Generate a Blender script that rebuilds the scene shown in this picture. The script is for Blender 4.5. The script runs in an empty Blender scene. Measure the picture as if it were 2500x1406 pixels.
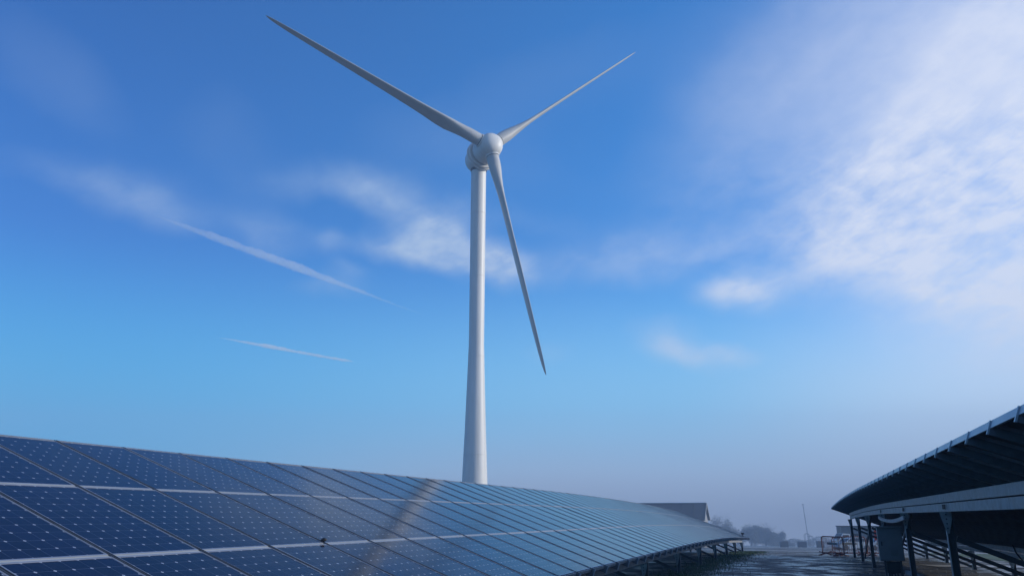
import bpy, math, random
from mathutils import Vector, Matrix
R = math.radians
random.seed(7)
sc = bpy.context.scene
col = sc.collection

# ---------------------------------------------------------------- camera
cam = bpy.data.cameras.new('camera')
cam.sensor_fit = 'HORIZONTAL'; cam.sensor_width = 36.0
cam.lens = 36.0 * 1916.3 / 2500.0
cam.clip_start = 0.1; cam.clip_end = 30000
camo = bpy.data.objects.new('camera', cam); col.objects.link(camo)
EYE = 1.78
camo.location = (0, 0, EYE)
camo.rotation_euler = (R(90 + 16.22), 0, 0)
sc.camera = camo

# ---------------------------------------------------------------- sky, sun, exposure
SUN_AZ, SUN_EL = 92.0, 16.0          # clockwise from +Y, above the horizon
SKY_STRENGTH = 0.10
sun = bpy.data.lights.new('sun', 'SUN'); sun.energy = 5.0; sun.angle = R(1.2); sun.color = (1.0, 0.92, 0.80)
suno = bpy.data.objects.new('sun', sun); col.objects.link(suno)
sd = Vector((math.sin(R(SUN_AZ)) * math.cos(R(SUN_EL)), math.cos(R(SUN_AZ)) * math.cos(R(SUN_EL)), math.sin(R(SUN_EL))))
suno.rotation_euler = sd.to_track_quat('Z', 'Y').to_euler()
sc.view_settings.view_transform = 'Standard'
sc.view_settings.look = 'None'
sc.view_settings.exposure = 0.0
sc.view_settings.gamma = 1.0
sc.view_settings.use_curve_mapping = False
sc.cycles.use_denoising = True
sc.cycles.max_bounces = 8
sc.cycles.volume_bounces = 3

class E:
    """tiny expression helper over math nodes"""
    def __init__(s, nt, sock): s.nt, s.s = nt, sock
    def op(s, o, b=None, c=None, clamp=False):
        n = s.nt.nodes.new('ShaderNodeMath'); n.operation = o; n.use_clamp = clamp
        s.nt.links.new(s.s, n.inputs[0])
        for i, v in ((1, b), (2, c)):
            if v is None: continue
            if isinstance(v, E): s.nt.links.new(v.s, n.inputs[i])
            else: n.inputs[i].default_value = v
        return E(s.nt, n.outputs[0])
    def __add__(s, b): return s.op('ADD', b)
    def __radd__(s, b): return s.op('ADD', b)
    def __sub__(s, b): return s.op('SUBTRACT', b)
    def __rsub__(s, b): return (s * -1.0) + b
    def __mul__(s, b): return s.op('MULTIPLY', b)
    def __rmul__(s, b): return s.op('MULTIPLY', b)
    def __truediv__(s, b): return s.op('DIVIDE', b)
    def clamp(s): return s.op('ADD', 0.0, clamp=True)
def smooth(e, a, b):
    n = e.nt.nodes.new('ShaderNodeMapRange'); n.interpolation_type = 'SMOOTHSTEP'
    e.nt.links.new(e.s, n.inputs['Value'])
    n.inputs['From Min'].default_value = a; n.inputs['From Max'].default_value = b
    return E(e.nt, n.outputs['Result'])
def link(nt, e, sock): nt.links.new(e.s if isinstance(e, E) else e, sock)
def mix(nt, fac, a, b, mode='MIX'):
    n = nt.nodes.new('ShaderNodeMix'); n.data_type = 'RGBA'; n.blend_type = mode
    for v, s in ((fac, n.inputs[0]), (a, n.inputs[6]), (b, n.inputs[7])):
        if isinstance(v, (E, bpy.types.NodeSocket)): link(nt, v, s)
        elif isinstance(v, (int, float)): s.default_value = v
        else: s.default_value = (*v, 1)
    return n.outputs[2]
def noise(nt, vec, scale, detail=4, rough=0.5, dist=0.0):
    n = nt.nodes.new('ShaderNodeTexNoise'); n.inputs['Scale'].default_value = scale
    n.inputs['Detail'].default_value = detail; n.inputs['Roughness'].default_value = rough
    n.inputs['Distortion'].default_value = dist
    if vec is not None: nt.links.new(vec, n.inputs['Vector'])
    return E(nt, n.outputs['Fac'])
def combine(nt, x, y, z=0.0):
    n = nt.nodes.new('ShaderNodeCombineXYZ')
    for v, s in ((x, n.inputs[0]), (y, n.inputs[1]), (z, n.inputs[2])):
        if isinstance(v, E): link(nt, v, s)
        else: s.default_value = v
    return n.outputs[0]

def build_world():
    w = bpy.data.worlds.new('World'); sc.world = w; w.use_nodes = True
    nt = w.node_tree; nt.nodes.clear()
    out = nt.nodes.new('ShaderNodeOutputWorld'); bg = nt.nodes.new('ShaderNodeBackground')
    bg.inputs['Strength'].default_value = SKY_STRENGTH
    nt.links.new(bg.outputs[0], out.inputs[0])
    tc = nt.nodes.new('ShaderNodeTexCoord'); sep = nt.nodes.new('ShaderNodeSeparateXYZ')
    nt.links.new(tc.outputs['Generated'], sep.inputs[0])
    X, Y, Z = (E(nt, sep.outputs[i]) for i in range(3))
    az = X.op('ARCTAN2', Y) * (180 / math.pi)
    el = Z.op('ARCSINE') * (180 / math.pi)
    sky = nt.nodes.new('ShaderNodeTexSky'); sky.sky_type = 'NISHITA'; sky.sun_disc = False
    sky.sun_elevation = R(SUN_EL); sky.sun_rotation = R(SUN_AZ)
    sky.air_density = 1.0; sky.dust_density = 0.4; sky.ozone_density = 2.0
    # below the true horizon the mist goes on as it is at the horizon
    vz = combine(nt, X, Y, Z.op('MAXIMUM', 0.012)); nt.links.new(vz, sky.inputs[0])
    tint = mix(nt, smooth(az, -42.0, 14.0), (.04, .74, 1.74), (.20, 1.34, 2.48))
    base = mix(nt, 1.0, sky.outputs[0], tint, 'MULTIPLY')
    # low mist bank: the greyer air near the horizon
    lowm = smooth(el, 19.0, 5.0)
    mistc = mix(nt, smooth(az, -30.0, 14.0), (.35, 5.4, 9.4), (3.2, 8.0, 11.2))
    mistc = mix(nt, smooth(az, 10.0, 34.0), mistc, (9.4, 11.2, 12.4))
    base = mix(nt, lowm * 0.92, base, mistc)
    base = mix(nt, smooth(el, 8.0, 1.5) * smooth(az, -36.0, 4.0) * 0.85, base, (4.9, 5.5, 6.7))
    base = mix(nt, smooth(el, 3.6, -0.5) * 0.75, base, (2.4, 2.6, 3.3))
    base = mix(nt, smooth(el, -1.8, -7.0), base, (.30, .36, .46))
    # clouds placed in the sky by azimuth / elevation (degrees)
    blobs = [(35, 18.5, 4.5, 5, 0, 1.0), (28.5, 20.8, 6.0, 2.3, 26, .80), (26, 18.6, 4.2, 1.3, 22, .55), (31, 15.2, 3.6, 1.8, 10, .75),
             (27, 16.6, 2.6, .8, 15, .30), (42, 31, 12, 5, 14, .55), (37, 22, 5, 5, 20, .40), (26, 30, 10, 5, 20, .22), (31, 24.5, 8, 2.6, 24, .36),
             (17.2, 15.2, 1.9, .75, -4, .80), (11.0, 12.5, 1.8, 1.0, -15, .34), (12.6, 11.2, 1.8, .6, -30, .24), (16.0, 10.9, 1.8, .4, -10, .2), (14.5, 10.9, 2.4, .5, -12, .2), (35, 12, 5, 2.5, 0, .5),
             (-6.2, 20.0, 1.7, 1.1, 12, 1.25), (-7.8, 18.9, 2.4, .7, -4, .8), (-3.6, 19.0, 2.2, .8, -14, .8), (-.8, 17.9, 1.8, .85, -8, .85),
             (-9.6, 22.4, 2.2, 1.1, -18, .46), (-12.4, 23.2, 2.2, .8, 0, .30), (-27.8, 20.6, 2.2, 1.2, 5, .30), (-24.5, 19.4, 1.8, .9, 0, .24), (-32, 21, 4, 1.0, 0, .18), (-16.8, 23.0, 2.6, 1.0, 8, .16), (-18.6, 19.2, 2.2, 1.1, -10, .30),
             (-13.8, 18.9, 1.1, .7, 0, .28), (-13.6, 15.8, 2.2, .7, 8, .24), (-12.4, 17.1, 1.0, .4, 0, .22), (-2, 21.5, 6, .8, -10, .12), (-33, 27, 4, 2.2, -25, .15), (-22, 26, 3, 3, 30, .10),
             (-2, 25, 7, 2, -15, .08), (7, 18.4, 7, 1.0, 6, .22), (12, 17.6, 6, .9, 8, .2), (3, 11.7, 2, .8, 0, .16), (0, 30, 12, 3, 20, .10),
             (19, 27, 8, 3, 40, .14), (60, 24, 16, 10, 0, .7)]
    M = None
    warp = noise(nt, tc.outputs['Generated'], 9.0, 3, .55) - 0.5
    warp2 = noise(nt, combine(nt, Z, X, Y), 11.0, 3, .55) - 0.5
    azw = az + warp * 4.5; elw = el + warp2 * 2.6
    for (a, e, sa, se, rot, amp) in blobs:
        c, s = math.cos(R(rot)), math.sin(R(rot))
        dx = azw - a; dy = elw - e
        u = (dx * c + dy * s) / sa; v = (dy * c - dx * s) / se
        q = (u * u + v * v) * -0.55
        g = q.op('EXPONENT') * amp
        M = g if M is None else M + g
    # elsewhere the same broken thin cloud goes on
    far = smooth(az.op('ABSOLUTE'), 42.0, 60.0) * smooth(el, 3.0, 14.0) * noise(nt, tc.outputs['Generated'], 2.2, 3) * 0.5
    top = smooth(el, 40.0, 60.0) * noise(nt, tc.outputs['Generated'], 2.0, 3) * 0.4
    M = M + far + top
    # wisps: anisotropic noise, streaks rising to the right
    c, s = math.cos(R(24)), math.sin(R(24))
    ua = (az * c + el * s) * 0.10; va = (el * c - az * s) * 0.30
    n1 = noise(nt, combine(nt, ua, va, 3.1), 1.5, 9, .52, .35)
    n2 = noise(nt, combine(nt, az * 0.2, el * 0.34, 7.7), 2.3, 8, .55, .3)
    n3 = noise(nt, combine(nt, ua * 2.2, va * 3.2, 1.7), 3.0, 8, .62, .8)
    N = smooth(n1 * 0.36 + n2 * 0.48 + n3 * 0.16, 0.30, 0.68)
    soft = smooth(el, 21.0, 27.0) * 0.7
    N = N + (0.55 - N) * soft
    cov = (((M - .06).op('MAXIMUM', 0.0) * 1.15).op('MINIMUM', 1.05) * (N * .66 + 0.44)).clamp()
    cov = (cov - cov * cov * 0.15).clamp()
    ccol = mix(nt, smooth(az, -14.0, 30.0), (5.0, 6.4, 8.4), (9.6, 9.8, 10.6))
    allc = mix(nt, cov, base, ccol)
    nt.links.new(allc, bg.inputs['Color'])
build_world()

# ---------------------------------------------------------------- materials
def principled(name, color, rough=0.5, metal=0.0, var=0.0, vscale=6.0, bump=0.0, bscale=40.0, spec=0.5, rvar=0.0, dirt=None, stretch=None):
    m = bpy.data.materials.new(name); m.use_nodes = True
    nt = m.node_tree; b = nt.nodes['Principled BSDF']
    tc = nt.nodes.new('ShaderNodeTexCoord'); vec = tc.outputs['Object']
    if stretch:
        mp = nt.nodes.new('ShaderNodeMapping'); mp.inputs['Scale'].default_value = stretch
        nt.links.new(vec, mp.inputs[0]); vec = mp.outputs[0]
    n = noise(nt, vec, vscale, 6, .6)
    lo = tuple(c * (1 - var) for c in color); hi = tuple(min(1, c * (1 + var)) for c in color)
    c = mix(nt, smooth(n, .3, .7), lo, hi)
    if dirt:
        d = noise(nt, vec, vscale * .6, 8, .7, .6)
        c = mix(nt, smooth(d, .5, .75) * 0.7, c, dirt)
    nt.links.new(c, b.inputs['Base Color'])
    b.inputs['Roughness'].default_value = rough
    if rvar: link(nt, smooth(n, .25, .75) * rvar + (rough - rvar / 2), b.inputs['Roughness'])
    b.inputs['Metallic'].default_value = metal
    b.inputs['Specular IOR Level'].default_value = spec
    if bump:
        bp = nt.nodes.new('ShaderNodeBump'); bp.inputs['Strength'].default_value = bump; bp.inputs['Distance'].default_value = 0.02
        link(nt, noise(nt, vec, bscale, 5, .6), bp.inputs['Height']); nt.links.new(bp.outputs[0], b.inputs['Normal'])
    return m
M = {}
M['turbine'] = principled('turbine_paint', (.58, .585, .58), .46, var=.06, vscale=.5, rvar=.10, spec=.35, dirt=(.42, .42, .40), stretch=(3, 3, .25))
M['blade'] = principled('blade_gelcoat', (.38, .385, .385), .42, var=.04, vscale=.7, rvar=.08)
M['seal'] = principled('rubber_seal', (.03, .03, .035), .6, var=.1)
M['alu'] = principled('aluminium_frame', (.33, .36, .42), .38, .55, var=.08, vscale=3, rvar=.1)
M['strip'] = principled('anodised_strip', (.38, .40, .41), .5, .2, var=.08, vscale=3)
M['galv'] = principled('galvanised_steel', (.29, .31, .34), .48, .35, var=.28, vscale=7, rvar=.15, dirt=(.10, .10, .10))
M['rail'] = principled('rail_steel', (.10, .115, .14), .6, .2, var=.2, vscale=7)
M['dark_steel'] = principled('dull_steel', (.05, .053, .06), .6, .1, var=.25, vscale=5)
M['bolt'] = principled('bolt_dark', (.02, .022, .025), .5, .3)
M['cabinet'] = principled('cabinet_paint', (.13, .145, .16), .5, var=.08, vscale=3, dirt=(.18, .19, .19))
M['louvre'] = principled('louvre_dark', (.10, .11, .115), .6)
M['orange'] = principled('orange_plastic', (.13, .030, .022), .6, var=.2, vscale=5, dirt=(.05, .03, .03))
M['red'] = principled('red_paint', (.38, .02, .02), .45, var=.15)
M['white'] = principled('white_paint', (.62, .63, .64), .4, var=.06, vscale=2)
M['carbody'] = principled('car_paint', (.33, .36, .40), .25, .3, var=.05)
M['glassdark'] = principled('window_glass', (.015, .018, .022), .06)
M['tyre'] = principled('tyre_rubber', (.02, .02, .02), .8)
M['concrete'] = principled('concrete', (.30, .29, .28), .85, var=.2, vscale=3, bump=.2)
M['pale'] = principled('pale_concrete', (.36, .36, .36), .6, var=.25, vscale=.5, dirt=(.12, .11, .10))
M['roof'] = principled('roof_sheet', (.028, .031, .038), .6, var=.12, vscale=.8, stretch=(1, 1, .2))
M['wall'] = principled('barn_wall', (.24, .25, .26), .7, var=.12, vscale=.8)
M['bark'] = principled('bark', (.05, .042, .035), .9, var=.3, vscale=4, bump=.4)
M['foliage'] = principled('winter_foliage', (.045, .048, .032), .85, var=.4, vscale=1.2)
M['pebble'] = principled('pebble', (.26, .26, .25), .8, var=.2, vscale=9)
M['black'] = principled('black_feather', (.012, .012, .013), .6)
M['grass'] = principled('grass', (.035, .07, .03), .9, var=.5, vscale=1.5, bump=.6, bscale=30)

def glass_material():
    m = bpy.data.materials.new('solar_glass'); m.use_nodes = True
    nt = m.node_tree; b = nt.nodes['Principled BSDF']
    tc = nt.nodes.new('ShaderNodeTexCoord'); sep = nt.nodes.new('ShaderNodeSeparateXYZ')
    nt.links.new(tc.outputs['Object'], sep.inputs[0])
    X, Y = E(nt, sep.outputs[0]), E(nt, sep.outputs[1])
    CX, CY = .1538, .1575
    cx = (X + 3 * CX) / CX; cy = (Y - .0175) / CY
    fx = cx.op('FRACT') - .5; fy = cy.op('FRACT') - .5
    ax, ay = fx.op('ABSOLUTE'), fy.op('ABSOLUTE')
    # cell gap lines, chamfered corners (white diamonds between four cells), white margin
    gap = ax.op('MAXIMUM', ay).op('GREATER_THAN', .5 - .0085)
    dia = (ax + ay).op('GREATER_THAN', 1.0 - .095)
    out = (cx - 3).op('ABSOLUTE').op('GREATER_THAN', 3.0).op('MAXIMUM', (cy - 5).op('ABSOLUTE').op('GREATER_THAN', 5.0))
    bus = ((fx.op('ABSOLUTE') - .17).op('ABSOLUTE')).op('LESS_THAN', .006)
    cellid = combine(nt, cx.op('FLOOR'), cy.op('FLOOR'), 0)
    wn = nt.nodes.new('ShaderNodeTexWhiteNoise'); wn.noise_dimensions = '4D'
    oi = nt.nodes.new('ShaderNodeObjectInfo')
    nt.links.new(cellid, wn.inputs['Vector']); nt.links.new(oi.outputs['Random'], wn.inputs['W'])
    cell = mix(nt, wn.outputs['Value'], (.0014, .0024, .0170), (.0022, .0040, .0260))
    cell = mix(nt, E(nt, oi.outputs['Random']), cell, mix(nt, .55, cell, (.0018, .0036, .014)))
    cell = mix(nt, bus * .10, cell, (.25, .27, .30))
    c = mix(nt, gap * .35, cell, (.20, .24, .32))
    c = mix(nt, dia.op('MAXIMUM', out), c, (.30, .33, .40))
    dust = noise(nt, tc.outputs['Object'], 2.3, 6, .65)
    c = mix(nt, smooth(dust, .35, .8) * .012, c, (.35, .35, .34))
    nt.links.new(c, b.inputs['Base Color'])
    b.inputs['IOR'].default_value = 1.24
    link(nt, smooth(dust, .2, .8) * .06 + .09, b.inputs['Roughness']); b.inputs['Specular IOR Level'].default_value = .5
    return m
M['cells'] = glass_material()
M['backsheet'] = principled('backsheet', (.09, .095, .10), .7, var=.08)

def ground_material():
    m = bpy.data.materials.new('wet_gravel_ground'); m.use_nodes = True
    nt = m.node_tree; b = nt.nodes['Principled BSDF']
    tc = nt.nodes.new('ShaderNodeTexCoord'); v = tc.outputs['Object']
    big = noise(nt, v, .16, 7, .62, .5); mid = noise(nt, v, .9, 7, .6, .4); fine = noise(nt, v, 14.0, 6, .7)
    mp = nt.nodes.new('ShaderNodeMapping'); mp.inputs['Rotation'].default_value = (0, 0, R(22)); mp.inputs['Scale'].default_value = (1.0, .13, 1)
    nt.links.new(v, mp.inputs[0]); rut = noise(nt, mp.outputs[0], 1.3, 6, .6, .4)
    c = mix(nt, smooth(mid, .35, .68), (.022, .021, .021), (.075, .072, .068))
    c = mix(nt, smooth(fine, .50, .8) * .3, c, (.10, .098, .095))
    c = mix(nt, smooth(big, .5, .7) * .55, c, (.030, .032, .020))
    nt.links.new(c, b.inputs['Base Color'])
    wet = smooth(mid * .4 + rut * .25 + big * .35, .46, .56)
    link(nt, (wet * -.50 + .78) + (fine - .5) * .2, b.inputs['Roughness'])
    bp = nt.nodes.new('ShaderNodeBump'); bp.inputs['Strength'].default_value = .55; bp.inputs['Distance'].default_value = .07
    link(nt, mid * .8 + fine * .14 + rut * .5, bp.inputs['Height']); nt.links.new(bp.outputs[0], b.inputs['Normal'])
    return m
M['ground'] = ground_material()

# ---------------------------------------------------------------- mesh helpers
class MB:
    def __init__(s): s.v, s.f, s.mi = [], [], []
    def add(s, vs, fs, mi=0):
        o = len(s.v); s.v += [tuple(v) for v in vs]; s.f += [tuple(i + o for i in f) for f in fs]; s.mi += [mi] * len(fs); return s
    def box(s, a, b, mi=0, T=None):
        (x0, y0, z0), (x1, y1, z1) = a, b
        vs = [Vector(p) for p in ((x0, y0, z0), (x1, y0, z0), (x1, y1, z0), (x0, y1, z0), (x0, y0, z1), (x1, y0, z1), (x1, y1, z1), (x0, y1, z1))]
        if T is not None: vs = [T @ v for v in vs]
        return s.add(vs, [(0, 3, 2, 1), (4, 5, 6, 7), (0, 1, 5, 4), (1, 2, 6, 5), (2, 3, 7, 6), (3, 0, 4, 7)], mi)
    def bar(s, p, q, w, h, mi=0, up=Vector((0, 0, 1))):
        p, q = Vector(p), Vector(q); d = q - p; L = d.length; d.normalize()
        x = d.cross(up)
        if x.length < 1e-4: x = d.cross(Vector((1, 0, 0)))
        x.normalize(); z = x.cross(d)
        T = Matrix.Translation(p) @ Matrix((x, d, z)).transposed().to_4x4()
        return s.box((-w / 2, 0, -h / 2), (w / 2, L, h / 2), mi, T)
    def channel(s, p, q, w, h, t, mi=0, up=Vector((0, 0, 1)), flip=False):
        """C section: web plus two flanges"""
        p, q = Vector(p), Vector(q); d = q - p; L = d.length; d.normalize()
        x = d.cross(up)
        if x.length < 1e-4: x = d.cross(Vector((1, 0, 0)))
        x.normalize(); z = x.cross(d)
        if flip: x = -x; z = x.cross(d); 
        T = Matrix.Translation(p) @ Matrix((x, d, z)).transposed().to_4x4()
        s.box((-w / 2, 0, -h / 2), (-w / 2 + t, L, h / 2), mi, T)
        s.box((-w / 2 + t, 0, h / 2 - t), (w / 2, L, h / 2), mi, T)
        s.box((-w / 2 + t, 0, -h / 2), (w / 2, L, -h / 2 + t), mi, T); return s
    def tube(s, pts, rads, n=12, mi=0, caps=True, squash=None):
        rings = []; pts = [Vector(p) for p in pts]
        ref = None; o = len(s.v)
        for i, p in enumerate(pts):
            d = (pts[min(i + 1, len(pts) - 1)] - pts[max(i - 1, 0)]).normalized()
            if ref is None: ref = d.orthogonal().normalized()
            ref = (ref - d * ref.dot(d)).normalized(); u = d.cross(ref)
            r = rads[i] if hasattr(rads, '__len__') else rads
            for k in range(n):
                a = 2 * math.pi * k / n; s.v.append(tuple(p + ref * (r * math.cos(a)) + u * (r * math.sin(a))))
        for i in range(len(pts) - 1):
            for k in range(n):
                a, b = o + i * n + k, o + i * n + (k + 1) % n
                s.f.append((a, b, b + n, a + n)); s.mi.append(mi)
        if caps:
            s.f.append(tuple(o + k for k in reversed(range(n)))); s.mi.append(mi)
            s.f.append(tuple(o + (len(pts) - 1) * n + k for k in range(n))); s.mi.append(mi)
        return s
    def lathe(s, prof, n=48, mi=0, T=None):
        o = len(s.v)
        for (r, z) in prof:
            for k in range(n):
                a = 2 * math.pi * k / n; v = Vector((r * math.cos(a), r * math.sin(a), z))
                s.v.append(tuple(T @ v if T is not None else v))
        for i in range(len(prof) - 1):
            for k in range(n):
                a, b = o + i * n + k, o + i * n + (k + 1) % n
                s.f.append((a, b, b + n, a + n)); s.mi.append(mi)
        s.f.append(tuple(o + k for k in reversed(range(n)))); s.mi.append(mi)
        s.f.append(tuple(o + (len(prof) - 1) * n + k for k in range(n))); s.mi.append(mi)
        return s
    def mesh(s, name, mats, smooth=False):
        me = bpy.data.meshes.new(name); me.from_pydata(s.v, [], s.f)
        for m in (mats if isinstance(mats, (list, tuple)) else [mats]): me.materials.append(m)
        me.polygons.foreach_set('material_index', s.mi)
        if smooth: me.polygons.foreach_set('use_smooth', [True] * len(s.f))
        me.update(); return me
    def build(s, name, mats, parent=None, smooth=False, mw=None):
        return inst(name, s.mesh(name, mats, smooth), parent, mw)
def inst(name, me, parent=None, mw=None):
    o = bpy.data.objects.new(name, me); col.objects.link(o)
    if parent is not None: o.parent = parent
    if mw is not None: o.matrix_local = mw
    return o
def tag(o, label=None, cat=None, group=None, kind=None):
    if label: o['label'] = label
    if cat: o['category'] = cat
    if group: o['group'] = group
    if kind: o['kind'] = kind
    return o
def thing(name, loc, label, cat, group=None):
    o = bpy.data.objects.new(name, None); col.objects.link(o); o.location = loc; o.empty_display_size = .3
    return tag(o, label, cat, group)
def autosmooth(me, ang=35):
    me.polygons.foreach_set('use_smooth', [True] * len(me.polygons))
    try: me.set_sharp_from_angle(angle=R(ang))
    except Exception: pass

# ---------------------------------------------------------------- site frame
YAW = R(19.489)
A = Vector((math.sin(YAW), math.cos(YAW), 0)); LR = Vector((math.cos(YAW), -math.sin(YAW), 0)); UP = Vector((0, 0, 1))
TILT = R(20.23); ROW = 1.646
def sag(a):
    a1 = min(a, 58.0)
    return -0.00046 * max(0.0, a1 - 24) ** 2 - 0.0313 * max(0.0, a - 58)
def slope(a): return (sag(a + .5) - sag(a - .5))
def ground_z(x, y): return sag(x * A.x + y * A.y)
def P(a, lat, z): return A * a + LR * lat + UP * (z + sag(a))

# ---------------------------------------------------------------- ground
def ground():
    al = [-60, -30, -10, 0] + list(range(4, 60, 2)) + [60, 66, 74, 84, 100, 120, 150, 200, 260, 340, 430, 540]
    la = [-330, -200, -120, -70, -40, -25, -15, -8, -4, 0, 4, 8, 12, 18, 26, 40, 70, 120, 200, 330]
    mb = MB(); vs = []
    for a in al:
        for l in la:
            p = A * a + LR * l; vs.append((p.x, p.y, sag(a)))
    n = len(la)
    fs = [(i * n + j, i * n + j + 1, (i + 1) * n + j + 1, (i + 1) * n + j) for i in range(len(al) - 1) for j in range(n - 1)]
    mb.add(vs, [tuple(reversed(f)) for f in fs])
    o = mb.build('ground', M['ground']); tag(o, kind='structure')
    me = o.data
    if me.polygons[0].normal.z < 0: me.flip_normals()
ground()
def strip(name, pts, mat, lift):
    """pts: list of (left xy, right xy) pairs; laid lift above the ground; subdivided"""
    mb = MB(); vs = []
    for (p, q) in pts:
        for t in (0, .25, .5, .75, 1):
            x = p[0] + (q[0] - p[0]) * t; y = p[1] + (q[1] - p[1]) * t
            vs.append((x, y, ground_z(x, y) + lift))
    fs = [(i * 5 + j, i * 5 + j + 1, i * 5 + j + 6, i * 5 + j + 5) for i in range(len(pts) - 1) for j in range(4)]
    mb.add(vs, fs); o = mb.build(name, mat); tag(o, kind='structure')
    if o.data.polygons[0].normal.z < 0: o.data.flip_normals()
    return o
def rag(x0, x1, ya, yb, n=26, r=.25):
    out = []
    for i in range(n + 1):
        x = x0 + (x1 - x0) * i / n
        y0 = ya[0] + (ya[1] - ya[0]) * i / n + random.uniform(-r, r); y1 = yb[0] + (yb[1] - yb[0]) * i / n + random.uniform(-r, r)
        out.append(((x, y0), (x, y1)))
    return out
strip('track', rag(6, 60, (75, 58), (80, 62.5)), M['pale'], .016)
strip('track', rag(10, 160, (150, 140), (162, 152), r=.6), M['pale'], .018)
strip('path', rag(16.2, 40, (31.6, 26.6), (33.2, 29.2), r=.06), M['pale'], .020)
gr = []
for i in range(25):
    a = 12 + i * 2.6
    p = A * a + LR * 8.3; q = A * a + LR * 60
    gr.append(((p.x + random.uniform(-.3, .3), p.y), (q.x, q.y)))
strip('grass_field', gr, M['grass'], .010)

# ---------------------------------------------------------------- solar tables
PW, PL, PT = .960, 1.612, .040
def panel_frame_mesh():
    mb = MB(); w = .017
    mb.box((-PW / 2, 0, -PT), (PW / 2, w, 0)); mb.box((-PW / 2, PL - w, -PT), (PW / 2, PL, 0))
    mb.box((-PW / 2, w, -PT), (-PW / 2 + w, PL - w, 0)); mb.box((PW / 2 - w, w, -PT), (PW / 2, PL - w, 0))
    return mb.mesh('panel_frame', M['alu'])
def panel_glass_mesh():
    mb = MB(); w = .017; x, y0, y1 = PW / 2 - w, w, PL - w; t, b = -.003, -.009
    mb.add([(-x, y0, t), (x, y0, t), (x, y1, t), (-x, y1, t)], [(0, 1, 2, 3)], 0)
    mb.add([(-x, y0, b), (x, y0, b), (x, y1, b), (-x, y1, b)], [(3, 2, 1, 0)], 1)
    return mb.mesh('glass', [M['cells'], M['backsheet']])
FRAME, GLASS = panel_frame_mesh(), panel_glass_mesh()
RAIL_LEN = 3 * ROW + .068
def rail_mesh():
    mb = MB(); w = .030; t = .004; d = .125; y0, y1 = -.06, RAIL_LEN - .06
    mb.box((-w / 2, y0, -d), (-w / 2 + t, y1, .006)); mb.box((w / 2 - t, y0, -d), (w / 2, y1, .006))
    mb.box((-w / 2 + t, y0, -.050), (w / 2 - t, y1, -.044)); mb.box((-w / 2 + t, y0, -d), (w / 2 - t, y1, -d + .005))
    return mb.mesh('rail', M['rail'])
def cap_mesh():
    mb = MB(); w = .038
    mb.box((-w / 2, 0, -.128), (w / 2, .016, 0)); return mb.mesh('end_cap', M['alu'])
RAIL, CAP = rail_mesh(), cap_mesh()
def table_frame(a, llow, zlow, t, jit=0):
    """matrix at along a, t metres up the slope from the low edge"""
    X = (A + UP * slope(a)).normalized(); B = (-LR * math.cos(TILT) + UP * math.sin(TILT))
    N = X.cross(B).normalized(); B = N.cross(X)
    o = A * a + LR * llow + UP * (zlow + sag(a)) + B * t
    m = Matrix((X, B, N)).transposed().to_4x4(); m.translation = o
    if jit: m = m @ Matrix.Rotation(random.gauss(0, jit), 4, 'X') @ Matrix.Rotation(random.gauss(0, jit), 4, 'Y')
    return m
def post_part(a, lat, ztop, root, gusset_side, galv=True, w=.12, splice=True):
    """upright C post from the ground to ztop with a gusset plate under the girder"""
    base = P(a, lat, -.3); top = P(a, lat, ztop)
    mb = MB(); T = Matrix((LR, A, UP)).transposed().to_4x4(); T.translation = base - root.location; H = (top - base).length
    mb.box((-w / 2, -w / 2, 0), (-w / 2 + .010, w / 2, H), 1, T); mb.box((w / 2 - .010, -w / 2, 0), (w / 2, w / 2, H), 0, T)  # left flange takes the paler steel, so its lit edge is in the colour
    mb.box((-w / 2 + .010, -.006, 0), (w / 2 - .010, .006, H), 0, T)
    po = mb.build('post', [M['dark_steel'], M['galv']], root)
    g = MB(); gh, th = .36, .010; c = top - root.location - A * (w / 2 + .012) - LR * (w / 2)
    tri = [(-.085, 0), (.105, 0), (.10, -.12), (.035, -gh), (-.002, -gh), (-.08, -.03)]
    vs = [c + LR * u + UP * v for u, v in tri] + [c + LR * u + UP * v - A * th for u, v in tri]
    n = len(tri)
    g.add(vs, [tuple(range(n)), tuple(reversed(range(n, 2 * n)))] + [(i, i + n, (i + 1) % n + n, (i + 1) % n) for i in range(n)], 0)
    for k in range(4):
        cc = c + LR * .014 + UP * (-.05 - .075 * k) - A * th
        g.tube([cc, cc - A * .012], .013, 6, 1)
    go = g.build('gusset_plate', [M['galv'], M['bolt']], po)
    return po
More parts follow.
